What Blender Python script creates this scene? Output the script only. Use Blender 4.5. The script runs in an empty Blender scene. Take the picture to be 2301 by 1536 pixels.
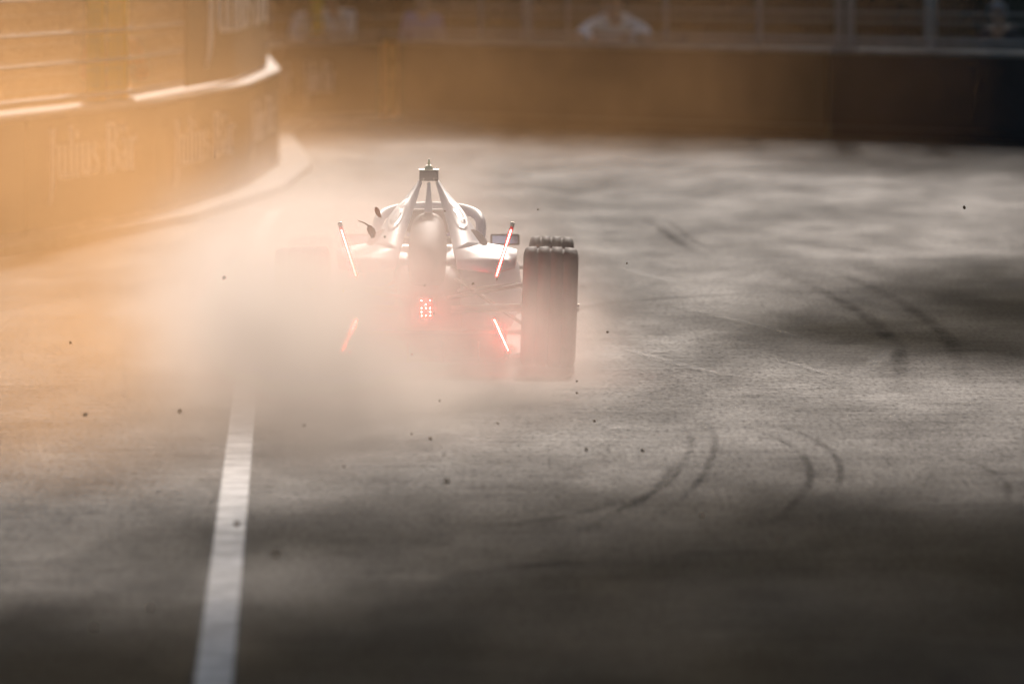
import bpy, bmesh, math, random
from mathutils import Vector, Matrix
R = math.radians
sc = bpy.context.scene
col = sc.collection
random.seed(7)

# ------------------------------------------------------------------ camera
cam_d = bpy.data.cameras.new('camera')
cam = bpy.data.objects.new('camera', cam_d); col.objects.link(cam)
cam.location = (0, 0, 2.59)
cam.rotation_euler = (R(90 - 2.549), 0, 0)
cam_d.sensor_width = 36
cam_d.lens = 339.0
cam_d.clip_end = 3000
cam_d.dof.use_dof = True
cam_d.dof.focus_distance = 53.5
cam_d.dof.aperture_fstop = 3.2
cam_d.dof.aperture_blades = 9
sc.camera = cam

# ------------------------------------------------------------------ sky and sun
SUN_EL, SUN_AZ = 22.0, 2.0           # azimuth measured from +Y towards +X
w = bpy.data.worlds.new('World'); sc.world = w; w.use_nodes = True
nt = w.node_tree; nt.nodes.clear()
sky = nt.nodes.new('ShaderNodeTexSky'); sky.sky_type = 'NISHITA'; sky.sun_disc = False
sky.sun_elevation = R(SUN_EL); sky.sun_rotation = R(SUN_AZ)
sky.dust_density = 3.0; sky.air_density = 1.2
bg = nt.nodes.new('ShaderNodeBackground'); bg.inputs['Strength'].default_value = 0.088
wo = nt.nodes.new('ShaderNodeOutputWorld')
nt.links.new(sky.outputs[0], bg.inputs[0]); nt.links.new(bg.outputs[0], wo.inputs[0])

sun_d = bpy.data.lights.new('sun', 'SUN'); sun_d.energy = 3.5; sun_d.angle = R(2.5)
sun_d.color = (1.0, 0.88, 0.79)
sun = bpy.data.objects.new('sun', sun_d); col.objects.link(sun)
sdir = Vector((math.sin(R(SUN_AZ)) * math.cos(R(SUN_EL)), math.cos(R(SUN_AZ)) * math.cos(R(SUN_EL)), math.sin(R(SUN_EL))))
sun.rotation_euler = sdir.to_track_quat('Z', 'Y').to_euler()
sun.location = sdir * 300

sc.view_settings.view_transform = 'Standard'; sc.view_settings.look = 'None'
sc.view_settings.exposure = 0.0; sc.view_settings.gamma = 1.0
sc.view_settings.use_curve_mapping = False
sc.render.engine = 'CYCLES'
cy = sc.cycles
cy.use_denoising = True
cy.max_bounces = 6; cy.diffuse_bounces = 2; cy.glossy_bounces = 2; volume_bounces = 5
cy.transparent_max_bounces = 12
cy.volume_step_rate = 16.0; cy.volume_max_steps = 256
cy.use_adaptive_sampling = True; cy.adaptive_threshold = 0.03
cy.sample_clamp_indirect = 4.0

# ------------------------------------------------------------------ material helpers
def mat(name, colour, rough=0.6, metal=0.0, var=0.15, scale=6.0, bump=0.0, bscale=40.0, spec=0.5, coat=0.0, emit=None, estr=0.0):
    m = bpy.data.materials.new(name); m.use_nodes = True
    t = m.node_tree; b = t.nodes['Principled BSDF']
    b.inputs['Roughness'].default_value = rough; b.inputs['Metallic'].default_value = metal
    b.inputs['Specular IOR Level'].default_value = spec
    b.inputs['Coat Weight'].default_value = coat
    tc = t.nodes.new('ShaderNodeTexCoord')
    n = t.nodes.new('ShaderNodeTexNoise'); n.inputs['Scale'].default_value = scale; n.inputs['Detail'].default_value = 5
    t.links.new(tc.outputs['Object'], n.inputs['Vector'])
    r = t.nodes.new('ShaderNodeValToRGB')
    c = Vector(colour)
    r.color_ramp.elements[0].position = 0.3; r.color_ramp.elements[1].position = 0.7
    r.color_ramp.elements[0].color = (*(c * (1 - var)), 1); r.color_ramp.elements[1].color = (*[min(1, v) for v in c * (1 + var)], 1)
    t.links.new(n.outputs['Fac'], r.inputs[0]); t.links.new(r.outputs[0], b.inputs['Base Color'])
    if bump:
        n2 = t.nodes.new('ShaderNodeTexNoise'); n2.inputs['Scale'].default_value = bscale; n2.inputs['Detail'].default_value = 4
        t.links.new(tc.outputs['Object'], n2.inputs['Vector'])
        bp = t.nodes.new('ShaderNodeBump'); bp.inputs['Strength'].default_value = bump; bp.inputs['Distance'].default_value = 0.02
        t.links.new(n2.outputs['Fac'], bp.inputs['Height']); t.links.new(bp.outputs[0], b.inputs['Normal'])
    if emit:
        b.inputs['Emission Color'].default_value = (*emit, 1); b.inputs['Emission Strength'].default_value = estr
    return m

M = {}
M['white'] = mat('car_paint_white', (0.76, 0.77, 0.82), 0.55, 0, 0.05, 3, spec=0.35)
M['carbon'] = mat('carbon_fibre', (0.022, 0.022, 0.024), 0.7, 0, 0.3, 12)
M['rubber'] = mat('tyre_rubber', (0.020, 0.018, 0.017), 0.75, 0, 0.25, 20, 0.25, 60, spec=0.3)
M['rim'] = mat('rim_metal', (0.05, 0.05, 0.055), 0.35, 0.8, 0.2, 10)
M['nut'] = mat('nut_metal', (0.75, 0.72, 0.65), 0.25, 1.0, 0.05)
M['acid'] = mat('acid_yellow', (0.92, 0.93, 0.58), 0.4, 0, 0.05, 5)
M['logo'] = mat('logo_print', (0.97, 0.97, 0.98), 0.45, 0, 0.03)
M['glass'] = mat('mirror_glass', (0.55, 0.60, 0.80), 0.08, 0.9, 0.05)
M['helmet'] = mat('helmet_paint', (0.30, 0.26, 0.62), 0.2, 0, 0.3, 8, coat=0.6)
M['visor'] = mat('visor', (0.03, 0.03, 0.04), 0.1, 0.3, 0.1)
M['led'] = mat('led_red', (0.8, 0.1, 0.06), 0.4, 0, 0.0, emit=(1.0, 0.03, 0.026), estr=120.0)
M['led_dots'] = mat('led_red_dots', (0.8, 0.1, 0.06), 0.4, 0, 0.0, emit=(1.0, 0.035, 0.03), estr=1000.0)
M['board'] = mat('advertising_board_dark', (0.030, 0.026, 0.027), 0.6, 0, 0.25, 2.0)
M['board_brown'] = mat('advertising_board_brown', (0.085, 0.050, 0.029), 0.6, 0, 0.25, 2.0)
M['concrete'] = mat('barrier_concrete', (0.36, 0.34, 0.31), 0.85, 0, 0.25, 3, 0.4, 30)
M['edge'] = mat('white_rail', (0.55, 0.53, 0.50), 0.75, 0, 0.08, spec=0.2)
M['lettering'] = mat('white_print', (0.92, 0.90, 0.90), 0.6, 0, 0.05)
M['orange'] = mat('orange_foam', (0.95, 0.31, 0.03), 0.6, 0, 0.12, 3)
M['yellow'] = mat('yellow_paint', (0.85, 0.50, 0.01), 0.45, 0, 0.1, 4)
M['galv'] = mat('galvanised_steel', (0.30, 0.30, 0.30), 0.65, 0.2, 0.15, 5)
M['grey_post'] = mat('painted_steel_blue_grey', (0.42, 0.47, 0.52), 0.5, 0.1, 0.1, 5)
M['kerb'] = mat('kerb_concrete', (0.22, 0.205, 0.19), 0.85, 0, 0.2, 5, 0.3, 30)
M['skin'] = mat('skin', (0.45, 0.28, 0.20), 0.55, 0, 0.08)
M['hair'] = mat('hair', (0.04, 0.028, 0.02), 0.6, 0, 0.2)
M['cloth_white'] = mat('cloth_white', (0.93, 0.93, 0.95), 0.85, 0, 0.08)
M['cloth_blue'] = mat('cloth_blue', (0.26, 0.26, 0.48), 0.85, 0, 0.1)
M['cloth_dark'] = mat('cloth_dark', (0.045, 0.045, 0.055), 0.85, 0, 0.1)
M['cloth_grey'] = mat('cloth_grey', (0.30, 0.30, 0.33), 0.85, 0, 0.1)
M['cloth_orange'] = mat('cloth_orange', (0.72, 0.22, 0.04), 0.85, 0, 0.1)
M['clod'] = mat('dirt_clod', (0.26, 0.15, 0.07), 0.9, 0, 0.3, 60)
M['leafdry'] = mat('dry_leaf', (0.36, 0.17, 0.05), 0.8, 0, 0.2, 30)
t_ = M['leafdry'].node_tree; tr_ = t_.nodes.new('ShaderNodeBsdfTranslucent'); tr_.inputs[0].default_value = (0.55, 0.26, 0.06, 1)
mx_ = t_.nodes.new('ShaderNodeMixShader'); mx_.inputs[0].default_value = 0.6
t_.links.new(t_.nodes['Principled BSDF'].outputs[0], mx_.inputs[1]); t_.links.new(tr_.outputs[0], mx_.inputs[2]); t_.links.new(mx_.outputs[0], t_.nodes['Material Output'].inputs[0])
M['bark'] = mat('bark', (0.11, 0.085, 0.06), 0.9, 0, 0.3, 4, 0.5, 15)
M['leaf'] = mat('leaf_green', (0.055, 0.085, 0.025), 0.6, 0, 0.35, 0.6)
M['hedge'] = mat('hedge_leaf', (0.035, 0.035, 0.018), 0.7, 0, 0.4, 1.2)

# ------------------------------------------------------------------ mesh helpers
def link(name, me, material=None, parent=None, smooth=False):
    o = bpy.data.objects.new(name, me); col.objects.link(o)
    if material is not None and not me.materials: me.materials.append(material)
    if parent is not None: o.parent = parent
    if smooth:
        for p in me.polygons: p.use_smooth = True
    return o

def frombm(name, bm, material, parent=None, smooth=False):
    bmesh.ops.recalc_face_normals(bm, faces=bm.faces[:])
    me = bpy.data.meshes.new(name); bm.to_mesh(me); bm.free()
    return link(name, me, material, parent, smooth)

def empty(name, loc=(0, 0, 0), rz=0, parent=None):
    o = bpy.data.objects.new(name, None); col.objects.link(o); o.empty_display_size = 0.2
    o.location = loc; o.rotation_euler = (0, 0, rz)
    if parent is not None: o.parent = parent
    return o

def tag(o, label=None, cat=None, group=None, kind=None):
    if label: o['label'] = label
    if cat: o['category'] = cat
    if group: o['group'] = group
    if kind: o['kind'] = kind
    return o

def add_box(bm, c, s, rot=None, bevel=0.0):
    ret = bmesh.ops.create_cube(bm, size=1.0)
    vs = ret['verts']
    m = Matrix.Translation(c) @ (rot.to_4x4() if rot is not None else Matrix()) @ Matrix.Diagonal((*s, 1))
    bmesh.ops.transform(bm, matrix=m, verts=vs)
    if bevel:
        es = list({e for v in vs for e in v.link_edges})
        bmesh.ops.bevel(bm, geom=es, offset=bevel, segments=2, affect='EDGES', profile=0.5)

def add_bar(bm, a, b, wx, wy):
    a, b = Vector(a), Vector(b); d = b - a
    q = d.to_track_quat('Z', 'X').to_matrix()
    add_box(bm, (a + b) / 2, (wx, wy, d.length), q)

def add_tube(bm, pts, r, n=10, cap=True):
    pts = [Vector(p) for p in pts]; rs = r if isinstance(r, (list, tuple)) else [r] * len(pts)
    rings = []; prev = None
    for i, p in enumerate(pts):
        t = (pts[min(i + 1, len(pts) - 1)] - pts[max(i - 1, 0)]).normalized()
        if prev is None:
            u = t.orthogonal().normalized()
        else:
            u = (prev - t * prev.dot(t)).normalized()
        prev = u; v = t.cross(u)
        rings.append([bm.verts.new(p + (u * math.cos(2 * math.pi * k / n) + v * math.sin(2 * math.pi * k / n)) * rs[i]) for k in range(n)])
    for a, b in zip(rings, rings[1:]):
        for k in range(n): bm.faces.new((a[k], a[(k + 1) % n], b[(k + 1) % n], b[k]))
    if cap:
        bm.faces.new(rings[0][::-1]); bm.faces.new(rings[-1])

def add_loft(bm, rings, cap=True):
    vr = [[bm.verts.new(p) for p in r] for r in rings]; n = len(vr[0])
    for a, b in zip(vr, vr[1:]):
        for k in range(n): bm.faces.new((a[k], a[(k + 1) % n], b[(k + 1) % n], b[k]))
    if cap:
        bm.faces.new(vr[0][::-1]); bm.faces.new(vr[-1])

def add_lathe_x(bm, prof, n=48):
    """profile (x, r) revolved about the X axis, closed ring."""
    rings = [[bm.verts.new((x, r * math.cos(2 * math.pi * k / n), r * math.sin(2 * math.pi * k / n))) for k in range(n)] for x, r in prof]
    for i in range(len(rings)):
        a, b = rings[i], rings[(i + 1) % len(rings)]
        for k in range(n): bm.faces.new((a[k], a[(k + 1) % n], b[(k + 1) % n], b[k]))

def catmull(pts, k=6):
    P = [Vector(p) for p in pts]; out = []
    for i in range(len(P) - 1):
        p0, p1, p2, p3 = P[max(i - 1, 0)], P[i], P[i + 1], P[min(i + 2, len(P) - 1)]
        for j in range(k):
            t = j / k
            out.append(0.5 * ((2 * p1) + (p2 - p0) * t + (2 * p0 - 5 * p1 + 4 * p2 - p3) * t * t + (3 * p1 - p0 - 3 * p2 + p3) * t ** 3))
    out.append(P[-1]); return out

# ------------------------------------------------------------------ track surface
def asphalt():
    m = bpy.data.materials.new('asphalt'); m.use_nodes = True
    t = m.node_tree; b = t.nodes['Principled BSDF']; L = t.links.new
    tc = t.nodes.new('ShaderNodeTexCoord')
    def mp(sx, sy, rz=0):
        n = t.nodes.new('ShaderNodeMapping'); n.inputs['Scale'].default_value = (sx, sy, 1); n.inputs['Rotation'].default_value = (0, 0, rz)
        L(tc.outputs['Object'], n.inputs[0]); return n
    def noise(v, s, d=3, r=0.6):
        n = t.nodes.new('ShaderNodeTexNoise'); n.inputs['Scale'].default_value = s; n.inputs['Detail'].default_value = d; n.inputs['Roughness'].default_value = r
        L(v.outputs[0], n.inputs['Vector']); return n
    def ramp(src, p0, p1, c0, c1):
        n = t.nodes.new('ShaderNodeValToRGB'); e = n.color_ramp.elements
        e[0].position, e[1].position = p0, p1; e[0].color = (*c0, 1); e[1].color = (*c1, 1)
        L(src, n.inputs[0]); return n
    def mix(mode, f, a, bb):
        n = t.nodes.new('ShaderNodeMix'); n.data_type = 'RGBA'; n.blend_type = mode
        n.inputs['Factor'].default_value = f if isinstance(f, float) else 1.0
        if not isinstance(f, float): L(f, n.inputs['Factor'])
        L(a, n.inputs['A']); L(bb, n.inputs['B']); return n.outputs['Result']
    base = ramp(noise(mp(1, 1), 0.35, 5).outputs['Fac'], 0.3, 0.7, (0.026, 0.024, 0.023), (0.048, 0.044, 0.042))
    grain = ramp(noise(mp(1, 1), 70, 3, 0.7).outputs['Fac'], 0.35, 0.7, (0.35, 0.35, 0.35), (1.5, 1.5, 1.5))
    c = mix('MULTIPLY', 1.0, base.outputs[0], grain.outputs[0])
    # dusty, worn sweeps across the racing line
    sw = ramp(noise(mp(0.55, 0.10, R(-12)), 1.6, 4, 0.65).outputs['Fac'], 0.45, 0.75, (0, 0, 0), (0.6, 0.6, 0.6))
    d = t.nodes.new('ShaderNodeRGB'); d.outputs[0].default_value = (0.075, 0.070, 0.067, 1)
    c = mix('MIX', sw.outputs[0], c, d.outputs[0])
    # dark rubbered bands
    rb = ramp(noise(mp(0.35, 0.05, R(9)), 2.3, 4, 0.6).outputs['Fac'], 0.50, 0.72, (0, 0, 0), (0.8, 0.8, 0.8))
    k = t.nodes.new('ShaderNodeRGB'); k.outputs[0].default_value = (0.020, 0.017, 0.016, 1)
    c = mix('MIX', rb.outputs[0], c, k.outputs[0])
    L(c, b.inputs['Base Color'])
    rr = ramp(noise(mp(0.7, 0.12, R(-6)), 1.9, 4, 0.65).outputs['Fac'], 0.35, 0.7, (0.72, 0.72, 0.72), (0.84, 0.84, 0.84))
    L(rr.outputs[0], b.inputs['Roughness'])
    gr = ramp(noise(mp(42, 5), 1.0, 2, 0.75).outputs['Fac'], 0.3, 0.7, (0.15, 0.15, 0.15), (1.95, 1.95, 1.95))
    st = ramp(noise(mp(1.3, 5.5, R(2)), 1.0, 4, 0.65).outputs['Fac'], 0.32, 0.68, (0.55, 0.55, 0.55), (1.45, 1.45, 1.45))
    sl = mix('MULTIPLY', 1.0, gr.outputs[0], st.outputs[0])
    sv_ = t.nodes.new('ShaderNodeMath'); sv_.operation = 'MULTIPLY'; sv_.inputs[1].default_value = 0.033; L(sl, sv_.inputs[0])
    L(sv_.outputs[0], b.inputs['Specular IOR Level'])
    bn = noise(mp(1, 1), 45, 4, 0.75)
    bp = t.nodes.new('ShaderNodeBump'); bp.inputs['Strength'].default_value = 0.55; bp.inputs['Distance'].default_value = 0.006
    L(bn.outputs['Fac'], bp.inputs['Height']); L(bp.outputs[0], b.inputs['Normal'])
    return m
M['asphalt'] = asphalt()
me = bpy.data.meshes.new('road')
me.from_pydata([(-600, -300, 0), (600, -300, 0), (600, 1500, 0), (-600, 1500, 0)], [], [(0, 1, 2, 3)])
tag(link('road', me, M['asphalt']), kind='structure')

def worn(name, colour, amount, scale, stretch=(1, 1), rough=0.7):
    """thin paint or rubber lying on the road, worn through in places"""
    m = mat(name, colour, rough, 0, 0.2, 4, spec=0.12 if colour[0] > 0.1 else 0.0); t = m.node_tree; b = t.nodes['Principled BSDF']; L = t.links.new
    tc = t.nodes.new('ShaderNodeTexCoord'); mp = t.nodes.new('ShaderNodeMapping'); mp.inputs['Scale'].default_value = (*stretch, 1)
    n = t.nodes.new('ShaderNodeTexNoise'); n.inputs['Scale'].default_value = scale; n.inputs['Detail'].default_value = 6; n.inputs['Roughness'].default_value = 0.7
    L(tc.outputs['Object'], mp.inputs[0]); L(mp.outputs[0], n.inputs['Vector'])
    r = t.nodes.new('ShaderNodeValToRGB'); r.color_ramp.elements[0].position = 0.3; r.color_ramp.elements[1].position = 0.62
    r.color_ramp.elements[0].color = (amount[0],) * 3 + (1,); r.color_ramp.elements[1].color = (amount[1],) * 3 + (1,)
    L(n.outputs['Fac'], r.inputs[0])
    uv = t.nodes.new('ShaderNodeUVMap'); sp = t.nodes.new('ShaderNodeSeparateXYZ'); L(uv.outputs[0], sp.inputs[0])
    # soft edges across (u) and soft ends along (v)
    def soft(sock, w_):
        a = t.nodes.new('ShaderNodeMath'); a.operation = 'SUBTRACT'; a.inputs[1].default_value = 0.5; L(sock, a.inputs[0])
        bb = t.nodes.new('ShaderNodeMath'); bb.operation = 'ABSOLUTE'; L(a.outputs[0], bb.inputs[0])
        c = t.nodes.new('ShaderNodeMapRange'); c.inputs['From Min'].default_value = 0.5; c.inputs['From Max'].default_value = 0.5 - w_
        L(bb.outputs[0], c.inputs['Value']); return c.outputs[0]
    m1 = t.nodes.new('ShaderNodeMath'); m1.operation = 'MULTIPLY'; L(soft(sp.outputs[0], 0.12 if amount[1] > 0.9 else 0.35), m1.inputs[0]); L(soft(sp.outputs[1], 0.02 if amount[1] > 0.9 else 0.3), m1.inputs[1])
    m2 = t.nodes.new('ShaderNodeMath'); m2.operation = 'MULTIPLY'; L(m1.outputs[0], m2.inputs[0]); L(r.outputs[0], m2.inputs[1])
    L(m2.outputs[0], b.inputs['Alpha'])
    return m
M['line'] = worn('line_paint', (0.72, 0.71, 0.72), (0.55, 1.0), 5.0, (1.0, 0.5))
M['skid'] = worn('rubber_mark', (0.040, 0.032, 0.024), (0.0, 0.30), 3.0, (1.0, 0.4), 1.0)
M['scrape'] = worn('pale_scrape', (0.17, 0.16, 0.155), (0.0, 0.26), 4.0, (1.0, 0.3))

def ribbon(name, pts, width, z, material):
    P = catmull([(x, y, 0) for x, y in pts], 10); n = len(P)
    vs, fs, uv = [], [], []
    for i, p in enumerate(P):
        t = (P[min(i + 1, n - 1)] - P[max(i - 1, 0)]).normalized(); s = Vector((t.y, -t.x, 0))
        for k, e in enumerate((-0.5, 0.5)):
            q = p + s * (e * width); vs.append((q.x, q.y, z)); uv.append((k, i / (n - 1)))
    for i in range(n - 1): fs.append((2 * i, 2 * i + 1, 2 * i + 3, 2 * i + 2))
    me = bpy.data.meshes.new(name); me.from_pydata(vs, [], fs)
    l = me.uv_layers.new(name='UVMap')
    for lp in me.loops: l.data[lp.index].uv = uv[lp.vertex_index]
    return tag(link(name, me, material), kind='structure')

ribbon('road_marking', [(-0.73, 20), (-1.005, 32.4), (-1.456, 52.6), (-1.87, 70.4), (-2.03, 79), (-2.05, 84)], 0.145, 0.004, M['line'])
TM = [
    ([(1.9, 70), (2.2, 64), (2.3, 58), (2.1, 52)], 0.14), ([(2.25, 71), (2.55, 65), (2.65, 59), (2.5, 53)], 0.14),
    ([(0.98, 49.0), (1.00, 47.4), (0.94, 45.6), (0.82, 43.4), (0.60, 41.0)], 0.05), ([(1.30, 48.9), (1.46, 47.6), (1.54, 46.0), (1.50, 44.0), (1.36, 42.0)], 0.05),
    ([(0.2, 62), (0.7, 64), (1.4, 65.2), (2.4, 66)], 0.20), ([(0.4, 86), (1.2, 88.5), (2.4, 90), (3.8, 90.5)], 0.30), ([(-0.3, 37.5), (0.4, 38.6), (1.3, 39.2)], 0.16),  # rubber marks and scrapes on the track: (points, width)
    ([(1.12, 82), (1.22, 79), (1.30, 76.0), (1.42, 73.0)], 0.13),
    ([(1.28, 82), (1.36, 79), (1.44, 76.0), (1.58, 73.2)], 0.05),
    ([(1.20, 51.4), (1.45, 52.0), (1.80, 52.6)], 0.16),
    ([(0.86, 48.6), (0.88, 47.2), (0.82, 45.6), (0.70, 43.6), (0.48, 41.4)], 0.05),
    ([(0.80, 46.2), (0.74, 44.8), (0.62, 43.0), (0.45, 41.6), (0.20, 39.5)], 0.06),
    ([(1.16, 48.6), (1.30, 47.5), (1.39, 46.0), (1.36, 44.0), (1.22, 42.0), (1.00, 40.0)], 0.06),
    ([(2.05, 46.0), (2.20, 45.0), (2.24, 43.5), (2.15, 42.0)], 0.05),
    ([(-0.1, 40.6), (0.2, 41.2), (0.5, 42.4)], 0.09),
    ([(2.3, 75), (2.6, 74.2), (2.8, 73.2)], 0.22),
]
for p, wd in TM: ribbon('tyre_mark', p, wd, 0.006, M['skid'])
SC = [
    ([(0.55, 83.5), (0.85, 82.0), (1.15, 80.9)], 0.08),
    ([(1.05, 63.5), (1.35, 61.6), (1.62, 59.8), (1.85, 57.5)], 0.10),
    ([(0.50, 58.2), (0.8, 56.2), (1.1, 54.4), (1.5, 53.0)], 0.12),
    ([(1.5, 56.0), (1.7, 54.6), (1.86, 53.2)], 0.07),
    ([(1.9, 53.5), (2.15, 56.0), (2.35, 59.5)], 0.16),
    ([(0.75, 70.5), (0.98, 68.6), (1.15, 67.2)], 0.10),
]
for p, wd in SC: ribbon('pale_scrape', p, wd, 0.008, M['scrape'])
for i in range(26):   # fine drag scratches running across the track
    y = random.choice([random.uniform(45, 52), random.uniform(50, 62)]); x = random.uniform(0.3, 3.0); ln = random.uniform(0.4, 1.6)
    ribbon('drag_scratch', [(x - ln / 2, y), (x, y + random.uniform(-.05, .05)), (x + ln / 2, y + random.uniform(-.1, .1))], random.uniform(0.010, 0.03), 0.010, M['scrape'])

# ------------------------------------------------------------------ lettering
def letter_strokes():
    """condensed serif letters, cap height 1: name -> (advance, strokes); stroke = (points, widths)"""
    S, T = 0.150, 0.060
    G = {}
    G['J'] = (0.36, [([(0.20, 1.0), (0.20, 0.3), (0.19, -0.05), (0.14, -0.30), (0.03, -0.48)], [S, S, S, 0.10, 0.04]), ([(0.06, 0.975), (0.34, 0.975)], [T, T])])
    G['u'] = (0.50, [([(0.11, 0.66), (0.11, 0.20), (0.14, 0.07), (0.23, 0.02), (0.33, 0.09)], [S, S, S * .9, 0.07, 0.04]), ([(0.37, 0.66), (0.37, 0.0)], [S, S]), ([(0.0, 0.64), (0.12, 0.64)], [T, T]), ([(0.26, 0.64), (0.38, 0.64)], [T, T]), ([(0.36, 0.022), (0.48, 0.022)], [T, T])])
    G['l'] = (0.27, [([(0.13, 1.03), (0.13, 0.0)], [S, S]), ([(0.02, 1.0), (0.14, 1.0)], [T, T]), ([(0.01, 0.022), (0.25, 0.022)], [T, T])])
    G['i'] = (0.27, [([(0.13, 0.66), (0.13, 0.0)], [S, S]), ([(0.02, 0.64), (0.14, 0.64)], [T, T]), ([(0.01, 0.022), (0.25, 0.022)], [T, T]), ([(0.13, 0.92), (0.13, 0.78)], [0.14, 0.14])])
    G['s'] = (0.40, [([(0.32, 0.50), (0.29, 0.60), (0.20, 0.64), (0.10, 0.58), (0.10, 0.46), (0.20, 0.36), (0.31, 0.26), (0.32, 0.12), (0.22, 0.03), (0.10, 0.06), (0.05, 0.18)], [0.05, 0.05, 0.05, 0.09, 0.12, 0.13, 0.12, 0.09, 0.05, 0.05, 0.05])])
    G['B'] = (0.62, [([(0.15, 1.0), (0.15, 0.0)], [S * 1.15, S * 1.15]), ([(0.02, 0.975), (0.32, 0.975), (0.46, 0.90), (0.48, 0.74), (0.44, 0.60), (0.30, 0.53), (0.15, 0.53)], [T, T, 0.10, 0.14, 0.10, T, T]), ([(0.30, 0.53), (0.48, 0.46), (0.53, 0.28), (0.48, 0.09), (0.32, 0.025), (0.02, 0.025)], [T, 0.10, 0.15, 0.10, T, T])])
    G['a'] = (0.47, [([(0.07, 0.50), (0.11, 0.60), (0.21, 0.64), (0.32, 0.58), (0.34, 0.46), (0.34, 0.0)], [0.06, 0.06, 0.05, 0.09, S, S]), ([(0.32, 0.38), (0.16, 0.32), (0.08, 0.20), (0.11, 0.06), (0.22, 0.04), (0.33, 0.14)], [T, 0.08, 0.12, 0.09, 0.05, 0.04]), ([(0.33, 0.022), (0.46, 0.022)], [T, T]), ([(0.11, 0.92), (0.11, 0.79)], [0.12, 0.12]), ([(0.30, 0.92), (0.30, 0.79)], [0.12, 0.12])])
    G['r'] = (0.38, [([(0.12, 0.66), (0.12, 0.0)], [S, S]), ([(0.01, 0.64), (0.13, 0.64)], [T, T]), ([(0.01, 0.022), (0.25, 0.022)], [T, T]), ([(0.15, 0.44), (0.21, 0.60), (0.28, 0.64), (0.36, 0.57)], [T, 0.06, 0.09, 0.12])])
    return G
GL = letter_strokes()

def lettering(text, frame, width, cap, parent, slack=0.0):
    """frame(s, z, out) -> world point; letters fill `width` along s, baseline at z=0"""
    total = sum(GL[c][0] if c != ' ' else 0.26 for c in text)
    kx = width / total; pen = 0.0; layer = 0
    for ch in text:
        if ch == ' ': pen += 0.26; continue
        adv, strokes = GL[ch]; bm = bmesh.new()
        for pts, ws in strokes:
            P = [Vector((p[0], p[1], 0)) for p in pts]; prev = None
            for i, p in enumerate(P):
                t = (P[min(i + 1, len(P) - 1)] - P[max(i - 1, 0)]).normalized(); n = Vector((t.y, -t.x, 0))
                a, b = p + n * ws[i] / 2, p - n * ws[i] / 2
                v = [bm.verts.new(frame((pen + q.x) * kx, q.y * cap, 0.004 + 0.0006 * (layer % 8))) for q in (a, b)]
                if prev: bm.faces.new((prev[0], v[0], v[1], prev[1]))
                prev = v
            layer += 1
        pen += adv
        me = bpy.data.meshes.new('letter'); bm.to_mesh(me); bm.free()
        link('letter', me, M['lettering'], parent)

# ------------------------------------------------------------------ barriers
WALL = [Vector(p) for p in ((-7.6, 52.8), (-3.934, 74.1), (-3.007, 80.7), (-2.473, 88.8), (-2.37, 96.8), (-2.95, 112.0), (-2.75, 117.5), (-1.433, 119.2), (3.60, 111.5), (5.73, 108.0), (16, 92))]
ARC = [0.0]
for a_, b_ in zip(WALL, WALL[1:]): ARC.append(ARC[-1] + (b_ - a_).length)
def on_wall(s):
    for i in range(len(WALL) - 1):
        if s <= ARC[i + 1] or i == len(WALL) - 2:
            t = (WALL[i + 1] - WALL[i]).normalized()
            return WALL[i] + t * (s - ARC[i]), t
def wall_pts(s0, s1):
    ss = [s0] + [a for a in ARC if s0 + 0.02 < a < s1 - 0.02] + [s1]
    return [on_wall(s)[0] for s in ss], ss
def wall_frame(s0, z0, out0=0.0):
    def f(s, z, out):
        p, t = on_wall(s0 + s); n = Vector((t.y, -t.x))      # towards the track
        q = p + n * (out + out0); return (q.x, q.y, z0 + z)
    return f

def strip_solid(bm, pts, off0, off1, z0, z1):
    """wall-following solid between two offsets (positive = towards the track)"""
    n = len(pts); rings = []
    for i, p in enumerate(pts):
        ta = (pts[i] - pts[i - 1]).normalized() if i > 0 else None
        tb = (pts[i + 1] - pts[i]).normalized() if i < n - 1 else None
        t = ((ta or tb) + (tb or ta)).normalized(); nn = Vector((t.y, -t.x))
        a, b = p + nn * off0, p + nn * off1
        rings.append([(a.x, a.y, z0), (b.x, b.y, z0), (b.x, b.y, z1), (a.x, a.y, z1)])
    add_loft(bm, rings)

def barrier(s0, s1, label, board, texts=(), height=1.0, edge=True, group='track barriers'):
    pts, _ = wall_pts(s0 + 0.012, s1 - 0.012)
    c = on_wall((s0 + s1) / 2)[0]
    root = empty('barrier', (0, 0, 0)); tag(root, label, 'barrier', group)
    bm = bmesh.new(); strip_solid(bm, pts, -0.40, 0.0, 0.0, height - 0.02)
    frombm('concrete_block', bm, M['concrete'], root)
    bm = bmesh.new(); strip_solid(bm, pts, 0.003, 0.033, 0.12, height - 0.035)
    bd = frombm('board', bm, board, root)
    bm = bmesh.new(); strip_solid(bm, pts, 0.003, 0.028, 0.012, 0.112)
    frombm('base_strip', bm, M['concrete'] if s0 < 67 else board, root)
    if edge:
        bm = bmesh.new(); strip_solid(bm, pts, -0.42, 0.045, height - 0.017, height + 0.018)
        frombm('top_rail', bm, M['edge'] if edge is True else edge, root)
    for (t0, t1, z0, cap) in texts:
        lettering('Julius Bar', wall_frame(t0, z0, 0.033), t1 - t0, cap, bd)
    return root

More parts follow.
